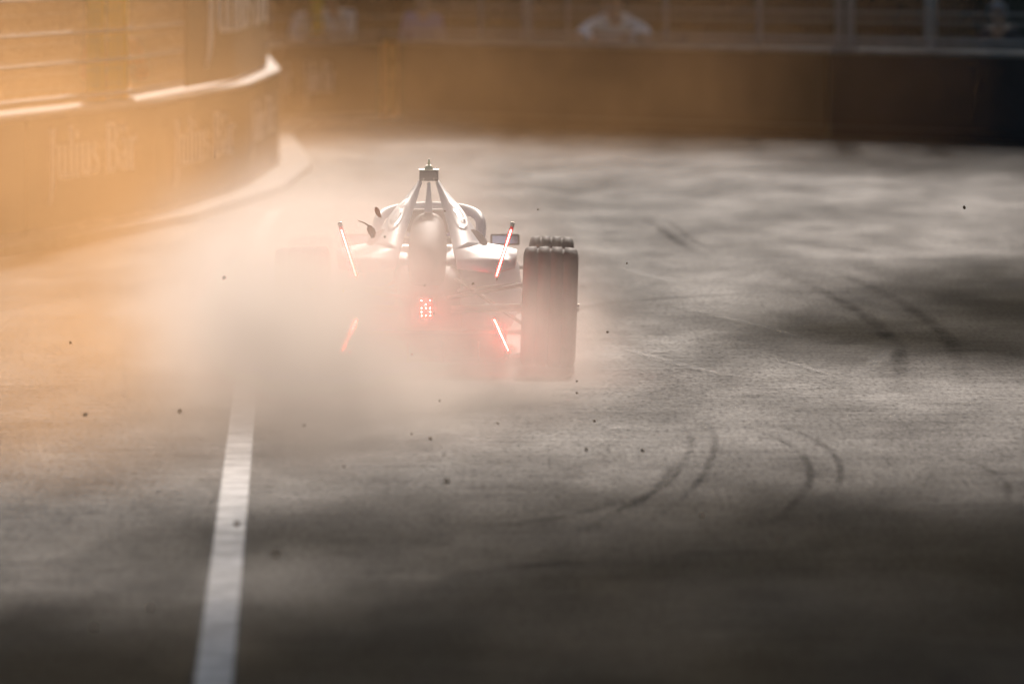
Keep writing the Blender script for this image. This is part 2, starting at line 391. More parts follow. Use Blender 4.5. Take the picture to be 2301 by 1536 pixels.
barrier(0.3, 22.48, 'barrier with plain dark board before the first lettered board', M['board'])
barrier(22.54, 36.9, 'barrier with two lines of white lettering on its dark board below the yellow posts', M['board'], [(23.4, 27.3, 0.48, 0.40), (29.7, 35.1, 0.42, 0.39)])
barrier(36.95, 50.0, 'barrier on the bend with one line of white lettering below the hanging banner', M['board'], [(37.5, 42.8, 0.44, 0.37)])
barrier(50.05, 61.5, 'plain barrier hidden behind the bend of the track', M['board'])
barrier(61.55, 66.93, 'barrier with squeezed white lettering ending at the orange pad', M['board'], [(63.6, 65.15, 0.42, 0.36), (65.44, 65.98, 0.40, 0.36)], edge=M['concrete'])
barrier(67.25, 76.58, 'long plain dark brown barrier across the end of the straight', M['board_brown'], edge=M['concrete'])
barrier(76.62, 94.0, 'darker plain barrier continuing past the double grey fence post', M['board'], edge=M['concrete'])

# orange impact pad at the joint
pts, _ = wall_pts(66.96, 67.22)
bm = bmesh.new(); strip_solid(bm, pts, 0.002, 0.075, 0.004, 1.0)
pad = frombm('impact_pad', bm, M['orange']); tag(pad, 'upright orange foam pad at the barrier joint', 'pad')
bm = bmesh.new(); strip_solid(bm, pts, 0.0775, 0.083, 0.46, 0.50)
frombm('strap', bm, M['cloth_orange'], pad)

# kerb along the foot of the lettered barriers
for k, (s0, s1) in enumerate(((0.3, 14), (14.03, 28.2), (28.23, 44.3), (44.33, 59.5), (59.53, 67.0))):
    pts, _ = wall_pts(s0, s1); bm = bmesh.new(); strip_solid(bm, pts, 0.05, 0.36, 0.0, 0.075)
    tag(frombm('kerb', bm, M['kerb']), kind='structure')

# ------------------------------------------------------------------ debris fences
def post(bm, s, off, w_, h, z0=1.02):
    p, t = on_wall(s); n = Vector((t.y, -t.x)); q = p + n * off
    add_box(bm, (q.x, q.y, z0 + h / 2), (w_, w_, h), None, w_ * 0.12)

def cable_pts(s0, s1, off, z):
    pts, ss = wall_pts(s0, s1); out = []
    for s in ss:
        p, t = on_wall(s); n = Vector((t.y, -t.x)); q = p + n * off; out.append((q.x, q.y, z))
    return out

def fence(s0, s1, label, posts, cables, meshz=(1.06, 3.6)):
    root = empty('debris_fence'); tag(root, label, 'fence', 'debris fences on the barriers')
    for s, w_, m in posts:
        bm = bmesh.new(); post(bm, s, -0.2, w_, 2.8); frombm('fence_post', bm, M[m], root)
        bm = bmesh.new(); post(bm, s, -0.2, w_ * 1.6, 0.03, 1.019)
        frombm('foot_plate', bm, M['galv'], root)
    for z, r in cables:
        bm = bmesh.new(); add_tube(bm, cable_pts(s0, s1, -0.12, z), r, 6); frombm('cable', bm, M['galv'], root)
    # woven wire, far too fine to pick apart
    vs, es = [], []
    bm = bmesh.new(); s = s0
    while s < s1:
        p, t = on_wall(s); n = Vector((t.y, -t.x)); q = p + n * -0.15
        add_bar(bm, (q.x, q.y, meshz[0]), (q.x, q.y, meshz[1]), 0.004, 0.004); s += 0.12
    z = meshz[0]
    while z < meshz[1]:
        P = cable_pts(s0, s1, -0.15, z)
        for a, b in zip(P, P[1:]): add_bar(bm, a, b, 0.004, 0.004)
        z += 0.12
    tag(frombm('wire_mesh', bm, M['galv'], root), kind='stuff')
    return root

fence(0.5, 36.6, 'wire debris fence with yellow posts above the first lettered barrier', [(19.0, 0.10, 'galv'), (26.76, 0.15, 'yellow'), (27.75, 0.17, 'yellow'), (11.0, 0.12, 'galv'), (4.0, 0.12, 'galv')],
      [(1.10, 0.022), (1.38, 0.014), (1.62, 0.014), (1.90, 0.014), (2.3, 0.014), (2.8, 0.014)])
fence(50.0, 67.3, 'wire debris fence with one yellow post behind the bend', [(51.5, 0.12, 'galv'), (65.95, 0.15, 'yellow')],
      [(1.10, 0.02), (1.30, 0.012), (1.60, 0.012), (2.2, 0.012)])
fence(67.5, 93.0, 'wire debris fence with grey posts along the far barrier', [(68.88, 0.05, 'galv'), (69.92, 0.13, 'galv'), (70.81, 0.05, 'galv'), (72.92, 0.06, 'galv'), (74.87, 0.07, 'galv'), (76.48, 0.08, 'galv'), (76.72, 0.10, 'galv'), (82.5, 0.1, 'galv'), (86.5, 0.1, 'galv')],
      [(1.05, 0.018), (1.13, 0.022), (1.34, 0.010), (1.44, 0.014), (1.9, 0.014), (2.5, 0.014)])

# large hanging banner above the bend
root = empty('banner'); tag(root, 'dark hanging banner with large white lettering above the bend', 'banner')
pts, _ = wall_pts(32.0, 48.5); bm = bmesh.new(); strip_solid(bm, pts, -0.105, -0.085, 1.06, 2.6)
bd = frombm('cloth', bm, M['board'], root)
lettering('Julius Bar', wall_frame(33.6, 1.50, -0.085), 11.6, 0.62, bd)
for z in (1.10, 2.56):
    bm = bmesh.new(); add_tube(bm, cable_pts(31.8, 48.7, -0.112, z), 0.016, 6); frombm('support_rail', bm, M['galv'], root)

# pale pipe standing behind the far fence
root = empty('steel_pipe', (4.80, 110.5, 0)); tag(root, 'pale blue-grey upright pipe behind the far fence beside the crouching dark figure', 'pipe')
bm = bmesh.new(); add_tube(bm, [(0, 0, 1.16), (0, 0, 3.4)], 0.07, 14); frombm('sleeve', bm, M['grey_post'], root, True)
bm = bmesh.new(); add_tube(bm, [(0, 0, 0), (0, 0, 1.155)], 0.045, 12); frombm('stake', bm, M['galv'], root, True)

# ------------------------------------------------------------------ trees and hedge
def leaf_cloud(bm, c, rad, n, size, rnd):
    for _ in range(n):
        while True:
            v = Vector((rnd.uniform(-1, 1), rnd.uniform(-1, 1), rnd.uniform(-1, 1)))
            if v.length < 1: break
        p = Vector(c) + Vector((v.x * rad[0], v.y * rad[1], v.z * rad[2]))
        q = Matrix.Rotation(rnd.uniform(0, 6.28), 3, Vector((rnd.uniform(-1, 1), rnd.uniform(-1, 1), rnd.uniform(-1, 1))).normalized())
        s = size * rnd.uniform(0.6, 1.3)
        vs = [bm.verts.new(p + q @ Vector(k)) for k in ((-s * .5, 0, 0), (0, -s * .32, s * .08), (s * .5, 0, 0), (0, s * .32, s * .08))]
        bm.faces.new(vs)

def make_tree(seed, h, crown_r, leaves):
    rnd = random.Random(seed)
    root = empty('plane_tree')
    bm = bmesh.new()
    add_tube(bm, catmull([(0, 0, 0), (0.1, 0.05, h * .2), (-0.1, 0.1, h * .42), (0.15, 0, h * .8)], 4), [0.45 - 0.33 * i / 12 for i in range(13)], 10)
    tips = []
    for k in range(13):
        a = k * 2.4 + rnd.uniform(-.3, .3); z0 = h * rnd.uniform(.30, .6); ln = crown_r * rnd.uniform(.55, .95)
        e = Vector((math.cos(a) * ln, math.sin(a) * ln, z0 + h * rnd.uniform(.05, .35)))
        add_tube(bm, catmull([(0, 0, z0), (e.x * .4, e.y * .4, z0 + (e.z - z0) * .6), e], 4), [0.16 - 0.13 * i / 8 for i in range(9)], 7)
        tips.append(e)
    frombm('trunk', bm, M['bark'], root, True)
    bm = bmesh.new()
    cl = [(t, crown_r * .36) for t in tips] + [(Vector((rnd.uniform(-.4, .4) * crown_r, rnd.uniform(-.4, .4) * crown_r, h * rnd.uniform(.6, .92))), crown_r * .38) for _ in range(9)]
    for c, r in cl: leaf_cloud(bm, c, (r, r, r * .8), leaves // len(cl), 0.42, rnd)
    tag(frombm('crown', bm, M['leaf'], root), kind=None)
    return root
def copy_tree(o, parent=None):
    c = o.copy(); col.objects.link(c); c.parent = parent
    for ch in o.children: copy_tree(ch, c)
    return c
tree = make_tree(3, 17, 7.5, 16000)
SPOTS = [  # x, y, scale, turn, label
    (-8.5, 59, 1.25, 0.3, 'tall leafy plane tree overhanging the yellow-posted fence'),
    (10.2, 68, 1.3, 2.1, 'tall plane tree beside the track opposite the yellow posts'),
    (-9.9, 47, 1.2, 5.2, 'unseen plane tree added before the lettered barriers to deepen the foreground shade'),  # this and the next are out of view, added to thicken the foreground shade
    (7.6, 50, 1.25, 0.9, 'unseen plane tree added across from the start of the barriers to deepen the foreground shade'),
    (12.6, 90, 1.2, 4.0, 'unseen tall plane tree added just before the far barrier to darken the right side'),  # this and the next are out of view, added to darken the right edge
    (15.0, 126, 1.35, 1.0, 'unseen tall plane tree added behind the far fence to darken the right side'),
]
for k_, x_ in enumerate((-52, -40, -28.5, -17, -6, 4.5, 20, 31, 43, 55)):  # unseen tree row added to keep the bright horizon off the asphalt
    SPOTS.append((x_, 146 + (k_ * 37 % 11), 1.0 + 0.05 * (k_ % 3), k_ * 1.7, 'plane tree in the unseen row added beyond the far hedge to block the bright horizon'))
for i, (x, y, s_, rz, lb) in enumerate(SPOTS):
    o = tree if i == 0 else copy_tree(tree)
    o.location = (x, y, 0); o.rotation_euler = (0, 0, rz); o.scale = (s_,) * 3
    tag(o, lb, 'tree', 'plane trees round the track')

def hedge(x0, y0, x1, y1, h, label):
    rnd = random.Random(int(x0 * 10)); root = empty('hedge'); tag(root, label, 'hedge', 'hedges added to darken the background behind the fences')
    a, b = Vector((x0, y0, 0)), Vector((x1, y1, 0)); L_ = (b - a).length; bm = bmesh.new()
    for k in range(int(L_ / 0.5) + 1):
        p = a.lerp(b, k * .5 / L_); leaf_cloud(bm, (p.x, p.y, h * .5), (0.55, 0.5, h * .55), 260, 0.16, rnd)
    frombm('foliage', bm, M['hedge'], root)
    bm = bmesh.new()
    add_bar(bm, a + Vector((0, 0, h * .47)), b + Vector((0, 0, h * .47)), h * .86, 0.5)
    frombm('branch_core', bm, M['hedge'], root)
hedge(-3.6, 126, 12, 113, 2.6, 'dark hedge added to darken the background behind the far fence')  # hedges added as a dark backing where the background lies in shade
hedge(-6.3, 83, -3.7, 126, 2.6, 'hedge added to close off the bright ground behind the bend and the hanging banner')
hedge(-13, 56, -6.5, 81, 2.6, 'hedge added to darken the background behind the yellow-posted fence')

# ------------------------------------------------------------------ people
def person(label, loc, rz, pose, cloth, group=None, hair='hair', helmet=False, legcloth=None):
    """one continuous skinned figure; pose = {joint: (x, y, z)}, facing -Y"""
    J = dict(pose)
    E_ = [('pelvis', 'waist', .150), ('waist', 'chest', .155), ('chest', 'neck', .075), ('neck', 'head0', .060), ('head0', 'head1', .098), ('head1', 'head2', .070)]
    for s in 'lr':
        E_ += [('chest', 'sho_' + s, .078), ('sho_' + s, 'elb_' + s, .050), ('elb_' + s, 'wri_' + s, .036), ('wri_' + s, 'han_' + s, .030),
               ('pelvis', 'hip_' + s, .100), ('hip_' + s, 'kne_' + s, .068), ('kne_' + s, 'ank_' + s, .046), ('ank_' + s, 'toe_' + s, .036)]
    names = ['pelvis'] + [e[1] for e in E_]; rad = {'pelvis': .150}
    for a, b, r in E_: rad[b] = r
    idx = {n: i for i, n in enumerate(names)}
    me = bpy.data.meshes.new('body'); me.from_pydata([J[n] for n in names], [(idx[a], idx[b]) for a, b, _ in E_], [])
    tmp = bpy.data.objects.new('tmp_body', me); col.objects.link(tmp)
    tmp.modifiers.new('skin', 'SKIN'); sv = me.skin_vertices[0].data
    for n in names: sv[idx[n]].radius = (rad[n],) * 2; sv[idx[n]].use_root = n == 'pelvis'
    sb = tmp.modifiers.new('sub', 'SUBSURF'); sb.levels = 2; sb.render_levels = 2
    dg = bpy.context.evaluated_depsgraph_get(); dg.update()
    m2 = bpy.data.meshes.new_from_object(tmp.evaluated_get(dg)); bpy.data.objects.remove(tmp)
    m2.name = 'person'; m2.materials.clear()
    for k in ('skin', cloth, legcloth or cloth, 'cloth_dark'): m2.materials.append(M[k])
    segs = [(Vector(J[a]), Vector(J[b]), 0 if b.startswith(('head', 'han')) or b == 'neck' else 3 if b.startswith('toe') else 2 if b[:3] in ('hip', 'kne', 'ank') else 1) for a, b, _ in E_]
    for p in m2.polygons:
        p.use_smooth = True; c = p.center; best = 9
        for a, b, k in segs:
            d = b - a; t = max(0, min(1, (c - a).dot(d) / max(d.length_squared, 1e-9))); q = (c - a - d * t).length
            if q < best: best, p.material_index = q, k
    o = link('person', m2); o.location = loc; o.rotation_euler = (0, 0, rz)
    tag(o, label, 'person', group)
    hd = Vector(J['head1']); up = (Vector(J['head2']) - Vector(J['head0'])).normalized()
    bm = bmesh.new(); bmesh.ops.create_icosphere(bm, subdivisions=3, radius=1.0)
    rr = 0.142 if helmet else 0.112
    for v in bm.verts: v.co = Vector((v.co.x * rr, v.co.y * rr * 1.15, v.co.z * rr))
    if not helmet:
        bmesh.ops.delete(bm, geom=[v for v in bm.verts if v.co.z < -0.01 and v.co.y < 0.03 or v.co.y < -0.075 and v.co.z < .05], context='VERTS')
    frombm('helmet' if helmet else 'hair', bm, M['helmet'] if helmet else M[hair], o, True).location = hd + up * (0.0 if helmet else 0.035)
    return o

def pose(lean=0.0, crouch=0.0, arms='down', sx=1.0):
    """lean: forward offset of the shoulders (m); crouch: drop of the hips (m); faces -Y"""
    hz = 0.92 - crouch; P = {}
    P['pelvis'] = (0, crouch * .25, hz); P['waist'] = (0, -lean * .3 + crouch * .15, hz + .20)
    cz = hz + .46 - lean * .35; P['chest'] = (0, -lean * .8, cz)
    P['neck'] = (0, -lean, cz + .12 - lean * .05); P['head0'] = (0, -lean * 1.1 - .01, cz + .19 - lean * .05)
    P['head1'] = (0, -lean * 1.2 - .03, cz + .28 - lean * .08); P['head2'] = (0, -lean * 1.25 - .03, cz + .37 - lean * .1)
    for s, k in (('l', -1), ('r', 1)):
        P['sho_' + s] = (k * .19, -lean * .85, cz + .05)
        if arms == 'down': e, w_, h = (k * .25, -lean * .85, cz - .24), (k * .24, -lean * .85 - .12, cz - .46), (k * .23, -lean * .85 - .16, cz - .55)
        elif arms == 'wide': e, w_, h = (k * .40, -lean - .05, cz - .06), (k * .34, -lean - .28, cz - .16), (k * .31, -lean - .36, cz - .18)
        else: e, w_, h = (k * .27, -lean - .06, cz - .22), (k * .13, -lean - .28, cz - .18), (k * .09, -lean - .36, cz - .16)
        P['elb_' + s], P['wri_' + s], P['han_' + s] = e, w_, h
        P['hip_' + s] = (k * .10, crouch * .2, hz - .04)
        P['kne_' + s] = (k * .13, -crouch * .75, .50 - crouch * .12); P['ank_' + s] = (k * .12, .05, .09); P['toe_' + s] = (k * .13, -.12, .04)
    return P
GP = 'people behind the fences'
person('person in pale grey overalls crouching behind the yellow post at the bend', (-2.50, 118.9, 0), 0.2, pose(.25, .06, 'hold'), 'cloth_white', GP, legcloth='cloth_grey')
person('person in white overalls leaning by the yellow post at the bend', (-2.12, 119.2, 0), -0.3, pose(.30, .0, 'hold'), 'cloth_white', GP)
person('person in a blue shirt crouching above the long brown barrier', (-1.12, 120.0, 0), 0.1, pose(.10, .12, 'down'), 'cloth_blue', GP)
person('person in white leaning low with elbows spread behind the far fence', (1.16, 116.2, 0), 0.25, pose(.28, .05, 'wide'), 'cloth_white', GP)
person('second white-clad person bending beside the one with spread elbows', (1.38, 116.5, 0), -0.5, pose(.34, .02, 'wide'), 'cloth_white', GP)
person('person in dark clothes crouching beside the pale pipe', (5.62, 110.2, 0), -0.3, pose(.22, .14, 'down'), 'cloth_dark', GP, hair='cloth_grey')
person('person in orange overalls standing behind the yellow-posted fence', (-3.55, 85.6, 0), 0.2, pose(.06, .0, 'hold'), 'cloth_orange', GP)

# ------------------------------------------------------------------ the racing car
car = empty('racing_car', (-0.487, 55.0, 0))
tag(car, 'white open-wheel racing car with red lights driving away through dust', 'racing car')

def mirrored_ring(y, half):
    return [(x, y, z) for x, z in half] + [(-x, y, z) for x, z in reversed(half) if x > 1e-6]
# monocoque, sidepods and nose
secs = [
    (0.35, [(0, .14), (.30, .14), (.44, .24), (.47, .50), (.46, .610), (.30, .640), (.12, .60), (0, .58)]),
    (0.80, [(0, .10), (.36, .10), (.50, .20), (.53, .46), (.51, .615), (.36, .660), (.16, .64), (0, .62)]),
    (1.40, [(0, .08), (.38, .08), (.54, .18), (.56, .44), (.53, .610), (.38, .665), (.22, .66), (0, .655)]),
    (1.85, [(0, .08), (.34, .08), (.50, .18), (.52, .42), (.48, .580), (.37, .640), (.27, .655), (0, .60)]),
    (2.40, [(0, .10), (.24, .10), (.32, .18), (.34, .40), (.32, .55), (.28, .60), (.24, .61), (0, .585)]),
    (2.95, [(0, .14), (.18, .14), (.23, .22), (.24, .38), (.22, .50), (.18, .55), (.10, .57), (0, .575)]),
    (3.60, [(0, .18), (.11, .18), (.15, .24), (.15, .33), (.14, .40), (.11, .43), (.06, .445), (0, .45)]),
    (4.05, [(0, .17), (.06, .17), (.09, .20), (.09, .24), (.08, .27), (.06, .285), (.03, .29), (0, .29)]),
]
bm = bmesh.new(); add_loft(bm, [mirrored_ring(y, h) for y, h in secs])
body = frombm('bodywork', bm, M['white'], car, True)
sb = body.modifiers.new('sub', 'SUBSURF'); sb.levels = 2; sb.render_levels = 2
# cockpit rim and opening
def ring_pts(cx, cy, z, rx, ry, n=28, lift=0.0):
    return [(cx + rx * math.cos(2 * math.pi * k / n), cy + ry * math.sin(2 * math.pi * k / n), z + lift * math.sin(2 * math.pi * k / n)) for k in range(n)]
bm = bmesh.new(); a = ring_pts(0, 2.05, .655, .27, .50, lift=-.02); b = ring_pts(0, 2.05, .672, .245, .47, lift=-.02); c = ring_pts(0, 2.05, .60, .23, .45, lift=-.02)
add_loft(bm, [a, b, c]); frombm('cockpit_rim', bm, M['carbon'], car, True)
# motor cover: dark hump between the roll hoop legs
bm = bmesh.new(); mc = []
for y, hw, zt, zb in ((1.42, .085, .86, .60), (1.15, .105, .845, .58), (.80, .110, .825, .50), (.40, .108, .775, .40), (.05, .100, .68, .30), (-.15, .085, .56, .26)):
    h = [(0, zb), (hw * .9, zb), (hw * 1.05, (zb + zt) / 2), (hw * .95, zt - .06), (hw * .62, zt - .015), (0, zt)]
    mc.append(mirrored_ring(y, h))
add_loft(bm, mc); o = frombm('motor_cover', bm, M['carbon'], car, True); o.modifiers.new('sub', 'SUBSURF').levels = 1
bm = bmesh.new(); add_box(bm, (0, 1.33, .79), (.30, .16, .14), None, .04); frombm('headrest', bm, M['carbon'], car, True)

# roll hoop legs sweeping down to the flat rear deck
def leg_mesh(k):
    O = [(.055, 1.50, 1.028), (.11, 1.30, .960), (.20, 1.00, .866), (.265, .75, .775), (.319, .50, .692)]
    I = [(.040, 1.46, 1.008), (.072, 1.20, .905), (.108, .80, .800), (.138, .40, .722), (.156, .10, .664)]
    D0 = [(.156, .10, .664), (.319, .50, .692), (.42, .36, .682), (.516, .20, .662)]
    D1 = [(.168, -.06, .618), (.335, .12, .628), (.45, .02, .622), (.512, .06, .625)]
    D2 = [(.178, -.20, .579), (.300, -.24, .563), (.397, -.25, .556), (.506, -.10, .580)]
    bm = bmesh.new()
    def V(p): return bm.verts.new((p[0] * k, p[1], p[2]))
    Oc, Ic = catmull(O, 4), catmull(I, 4)
    prev = None
    for o_, i_ in zip(Oc, Ic):
        m_ = (o_ + i_) / 2 + Vector((0, .0, .012)); r = [V(i_), V(m_), V(o_)]
        if prev:
            bm.faces.new((prev[0], r[0], r[1], prev[1])); bm.faces.new((prev[1], r[1], r[2], prev[2]))
        prev = r
    rows = [[V(p) for p in q] for q in (D0, D1, D2)]
    for a, b in zip(rows, rows[1:]):
        for j in range(3): bm.faces.new((a[j], b[j], b[j + 1], a[j + 1]))
    bmesh.ops.remove_doubles(bm, verts=bm.verts[:], dist=0.002)
    return bm
for k in (1, -1):
    o = frombm('roll_hoop_leg', leg_mesh(k), M['white'], car, True)
    so = o.modifiers.new('thick', 'SOLIDIFY'); so.thickness = 0.016; so.offset = -1
    # long oval badge with bars printed on the leg
    O = catmull([(.055, 1.50, 1.028), (.11, 1.30, .960), (.20, 1.00, .866), (.265, .75, .775), (.319, .50, .692)], 4)
    I = catmull([(.040, 1.46, 1.008), (.072, 1.20, .905), (.108, .80, .800), (.138, .40, .722), (.156, .10, .664)], 4)
    def surf(u, v):
        x = v * (len(O) - 1); i = min(int(x), len(O) - 2); f_ = x - i
        a = I[i].lerp(I[i + 1], f_); b = O[i].lerp(O[i + 1], f_); p = a.lerp(b, u) + Vector((0, 0, .024 * (1 - abs(2 * u - 1)) * .5 + .0))
        n = Vector((.35, -.62, .70)).normalized(); return Vector(((p + n * .010).x * k, (p + n * .010).y, (p + n * .010).z))
    bm = bmesh.new(); n = 30; inner, outer = [], []
    for j in range(n):
        a = 2 * math.pi * j / n; outer.append(bm.verts.new(surf(.64 + .27 * math.cos(a), .53 + .20 * math.sin(a)))); inner.append(bm.verts.new(surf(.64 + .20 * math.cos(a), .53 + .165 * math.sin(a))))
    for j in range(n): bm.faces.new((outer[j], outer[(j + 1) % n], inner[(j + 1) % n], inner[j]))
    for u0 in (.53, .61, .69):
        q = [surf(u0, .47), surf(u0 + .045, .47), surf(u0 + .045, .59), surf(u0, .59)]; bm.faces.new([bm.verts.new(p) for p in q])
    for v0 in (.455, .60):
        q = [surf(.48, v0), surf(.80, v0), surf(.80, v0 + .016), surf(.48, v0 + .016)]; bm.faces.new([bm.verts.new(p) for p in q])
    frombm('badge', bm, M['logo'], o)
    # dark cooling outlet on the shoulder
    bm = bmesh.new(); cc = Vector((.296 * k, .56, .700)); ux = Vector((.044 * k, -.12, -.040)); uy = Vector((.022 * k, .02, .010))
    ring = [bm.verts.new(cc + Vector((.0, -.02, .022)) + ux * math.cos(2 * math.pi * j / 24) + uy * math.sin(2 * math.pi * j / 24)) for j in range(24)]
    bm.faces.new(ring); ret = bmesh.ops.extrude_face_region(bm, geom=bm.faces[:])
    bmesh.ops.translate(bm, verts=[v for v in ret['geom'] if isinstance(v, bmesh.types.BMVert)], vec=(0, .012, -.012))
    frombm('cooling_outlet', bm, M['carbon'], o)
# centre spine fin
bm = bmesh.new()
add_loft(bm, [[(-.008, 1.52, 1.01), (.008, 1.52, 1.01), (.008, 1.42, 1.01), (-.008, 1.42, 1.01)], [(-.022, 1.48, .84), (.022, 1.48, .84), (.024, 1.15, .845), (-.024, 1.15, .845)]])
frombm('spine_fin', bm, M['white'], car)
# camera pod on the hoop
pod = empty('camera_pod', (0, 1.5, 1.02), parent=car)
bm = bmesh.new(); add_box(bm, (0, 0, .030), (.112, .16, .060), None, .008); frombm('pod_body', bm, M['carbon'], pod)
bm = bmesh.new(); add_box(bm, (0, 0, .064), (.120, .17, .007), None, .002); frombm('pod_lid', bm, M['acid'], pod)
bm = bmesh.new(); add_loft(bm, [[(-.028, -.05, .068), (.028, -.05, .068), (.028, .06, .068), (-.028, .06, .068)], [(-.016, -.03, .090), (.016, -.03, .090), (.016, .04, .090), (-.016, .04, .090)]]); frombm('camera_housing', bm, M['acid'], pod)
bm = bmesh.new(); add_tube(bm, [(0, 0, .088), (0, 0, .125)], [.0075, .006], 8); frombm('antenna', bm, M['acid'], pod)
bm = bmesh.new(); add_tube(bm, [(-.03, -.079, .012), (-.03, -.088, .012)], .006, 8); frombm('bolt', bm, M['nut'], pod)
bm = bmesh.new(); add_tube(bm, [(.03, -.079, .012), (.03, -.088, .012)], .006, 8); frombm('bolt', bm, M['nut'], pod)

# halo
halo_pts = [(.295, 1.72, .66), (.305, 1.84, .735), (.295, 1.98, .785), (.255, 2.20, .812), (.16, 2.46, .828), (0, 2.60, .832), (-.16, 2.46, .828), (-.255, 2.20, .812), (-.295, 1.98, .785), (-.305, 1.84, .735), (-.295, 1.72, .66)]
bm = bmesh.new(); add_tube(bm, catmull(halo_pts, 5), .031, 12); halo = frombm('halo', bm, M['white'], car, True)
bm = bmesh.new(); add_tube(bm, [(0, 2.60, .825), (0, 2.72, .70), (0, 2.80, .58)], [.024, .02, .03], 10); frombm('halo_pillar', bm, M['carbon'], halo, True)
for k in (1, -1):
    bm = bmesh.new(); add_box(bm, (.297 * k, 1.70, .668), (.05, .05, .03), None, .008); frombm('halo_mount', bm, M['carbon'], halo)
# mirrors
for k in (1, -1):
    mr = empty('wing_mirror', (.445 * k, 2.40, .645), parent=car)
    bm = bmesh.new(); add_box(bm, (0, .02, 0), (.175, .05, .068), None, .012); frombm('mirror_shell', bm, M['carbon'], mr)
    bm = bmesh.new(); add_box(bm, (0, -.008, 0), (.150, .006, .046)); frombm('mirror_glass', bm, M['glass'], mr)
    bm = bmesh.new(); add_bar(bm, (-.07 * k, .02, -.02), (-.16 * k, .02, -.09), .012, .03); frombm('mirror_stalk', bm, M['carbon'], mr)

# floor, gearbox, diffuser, crash structure
bm = bmesh.new()
fl = [(-.40, .45), (.1, .50), (.5, .62), (1.6, .68), (2.2, .60), (2.6, .36)]
prev = None
for y, hw in fl:
    r = [bm.verts.new((-hw, y, .045)), bm.verts.new((hw, y, .045)), bm.verts.new((hw, y, .070)), bm.verts.new((-hw, y, .070))]
    if prev:
        for j in range(4): bm.faces.new((prev[j], prev[(j + 1) % 4], r[(j + 1) % 4], r[j]))
    else: bm.faces.new(r)
    prev = r
bm.faces.new(prev[::-1]); frombm('floor', bm, M['carbon'], car)
bm = bmesh.new(); add_loft(bm, [mirrored_ring(y, [(0, b_), (hw, b_ + .02), (hw, t_ - .03), (hw * .7, t_), (0, t_)]) for y, hw, b_, t_ in ((.5, .20, .10, .58), (.1, .16, .14, .50), (-.25, .11, .22, .45), (-.48, .075, .27, .43))])
frombm('gearbox', bm, M['carbon'], car, True)
dif = empty('diffuser', (0, 0, 0), parent=car)
bm = bmesh.new(); add_loft(bm, [[(-.44, -.38, .070), (.44, -.38, .070), (.44, -.38, .085), (-.44, -.38, .085)], [(-.46, -.78, .225), (.46, -.78, .225), (.46, -.78, .240), (-.46, -.78, .240)]]); frombm('ramp', bm, M['carbon'], dif)
for x in (-.30, -.10, .10, .30):
    bm = bmesh.new(); add_box(bm, (x, -.58, .115), (.010, .38, .11)); frombm('strake', bm, M['carbon'], dif)

# red rear lights: two long upper strips, two short lower strips, one square rain light
def light_bar(name, a, b, wd, nled, dots, parent=None):
    a, b = Vector(a), Vector(b); root = empty(name, a, parent=car); d = b - a; u = d.normalized()
    q = u.to_track_quat('Z', 'Y').to_matrix()
    bm = bmesh.new(); add_box(bm, d / 2 + Vector((0, .022, 0)) + u * .01, (wd * 1.5, .03, d.length + .03), Matrix.Rotation(math.atan2(u.x, u.z), 3, 'Y')); frombm('light_housing', bm, M['carbon'], root)
    bm = bmesh.new(); rm = Matrix.Rotation(math.atan2(u.x, u.z), 3, 'Y')
    for j in range(nled):
        t = (j + .5) / nled; L_ = d.length / nled * (0.45 if dots else 0.93)
        add_box(bm, d * t + Vector((0, .002, 0)), (wd * (.40 if dots else .60), .008, L_), rm)
    frombm('light_emitters', bm, M['led_dots'] if dots else M['led'], root)
    return root
for k in (1, -1):
    lb = light_bar('tail_light', (.398 * k, -.30, .528), (.482 * k, -.30, .792), .014, 22, False)
    bm = bmesh.new(); add_box(bm, (.0905 * k, .02, .292), (.024, .040, .030), Matrix.Rotation(.30 * k, 3, 'Y'), .004); frombm('light_cap', bm, M['nut'], lb)
    bm = bmesh.new(); add_loft(bm, [[(.395 * k, -.255, .50), (.403 * k, -.255, .50), (.403 * k, .1, .50), (.395 * k, .1, .50)], [(.485 * k, -.255, .83), (.493 * k, -.255, .83), (.493 * k, -.10, .83), (.485 * k, -.10, .83)]])
    frombm('rear_endplate', bm, M['carbon'], car)
    light_bar('lower_light', (.386 * k, -.80, .306), (.466 * k, -.80, .128), .011, 17, True)
    bm = bmesh.new(); add_loft(bm, [[(.382 * k, -.76, .32), (.390 * k, -.76, .32), (.390 * k, -.40, .30), (.382 * k, -.40, .30)], [(.466 * k, -.76, .10), (.474 * k, -.76, .10), (.474 * k, -.36, .06), (.466 * k, -.36, .06)]])
    frombm('diffuser_endplate', bm, M['carbon'], car)
rl = empty('rain_light', (0, -.50, .355), parent=car)
bm = bmesh.new(); add_box(bm, (0, .012, 0), (.085, .03, .125), None, .008); frombm('light_housing', bm, M['carbon'], rl)
bm = bmesh.new()
PAT = ('101', '010', '111', '101', '111')
for r_, row in enumerate(PAT):
    for c_, v in enumerate(row):
        if v == '1': add_box(bm, ((c_ - 1) * .024, -.006, .042 - r_ * .021), (.0046, .008, .0046))
frombm('light_emitters', bm, M['led_dots'], rl)

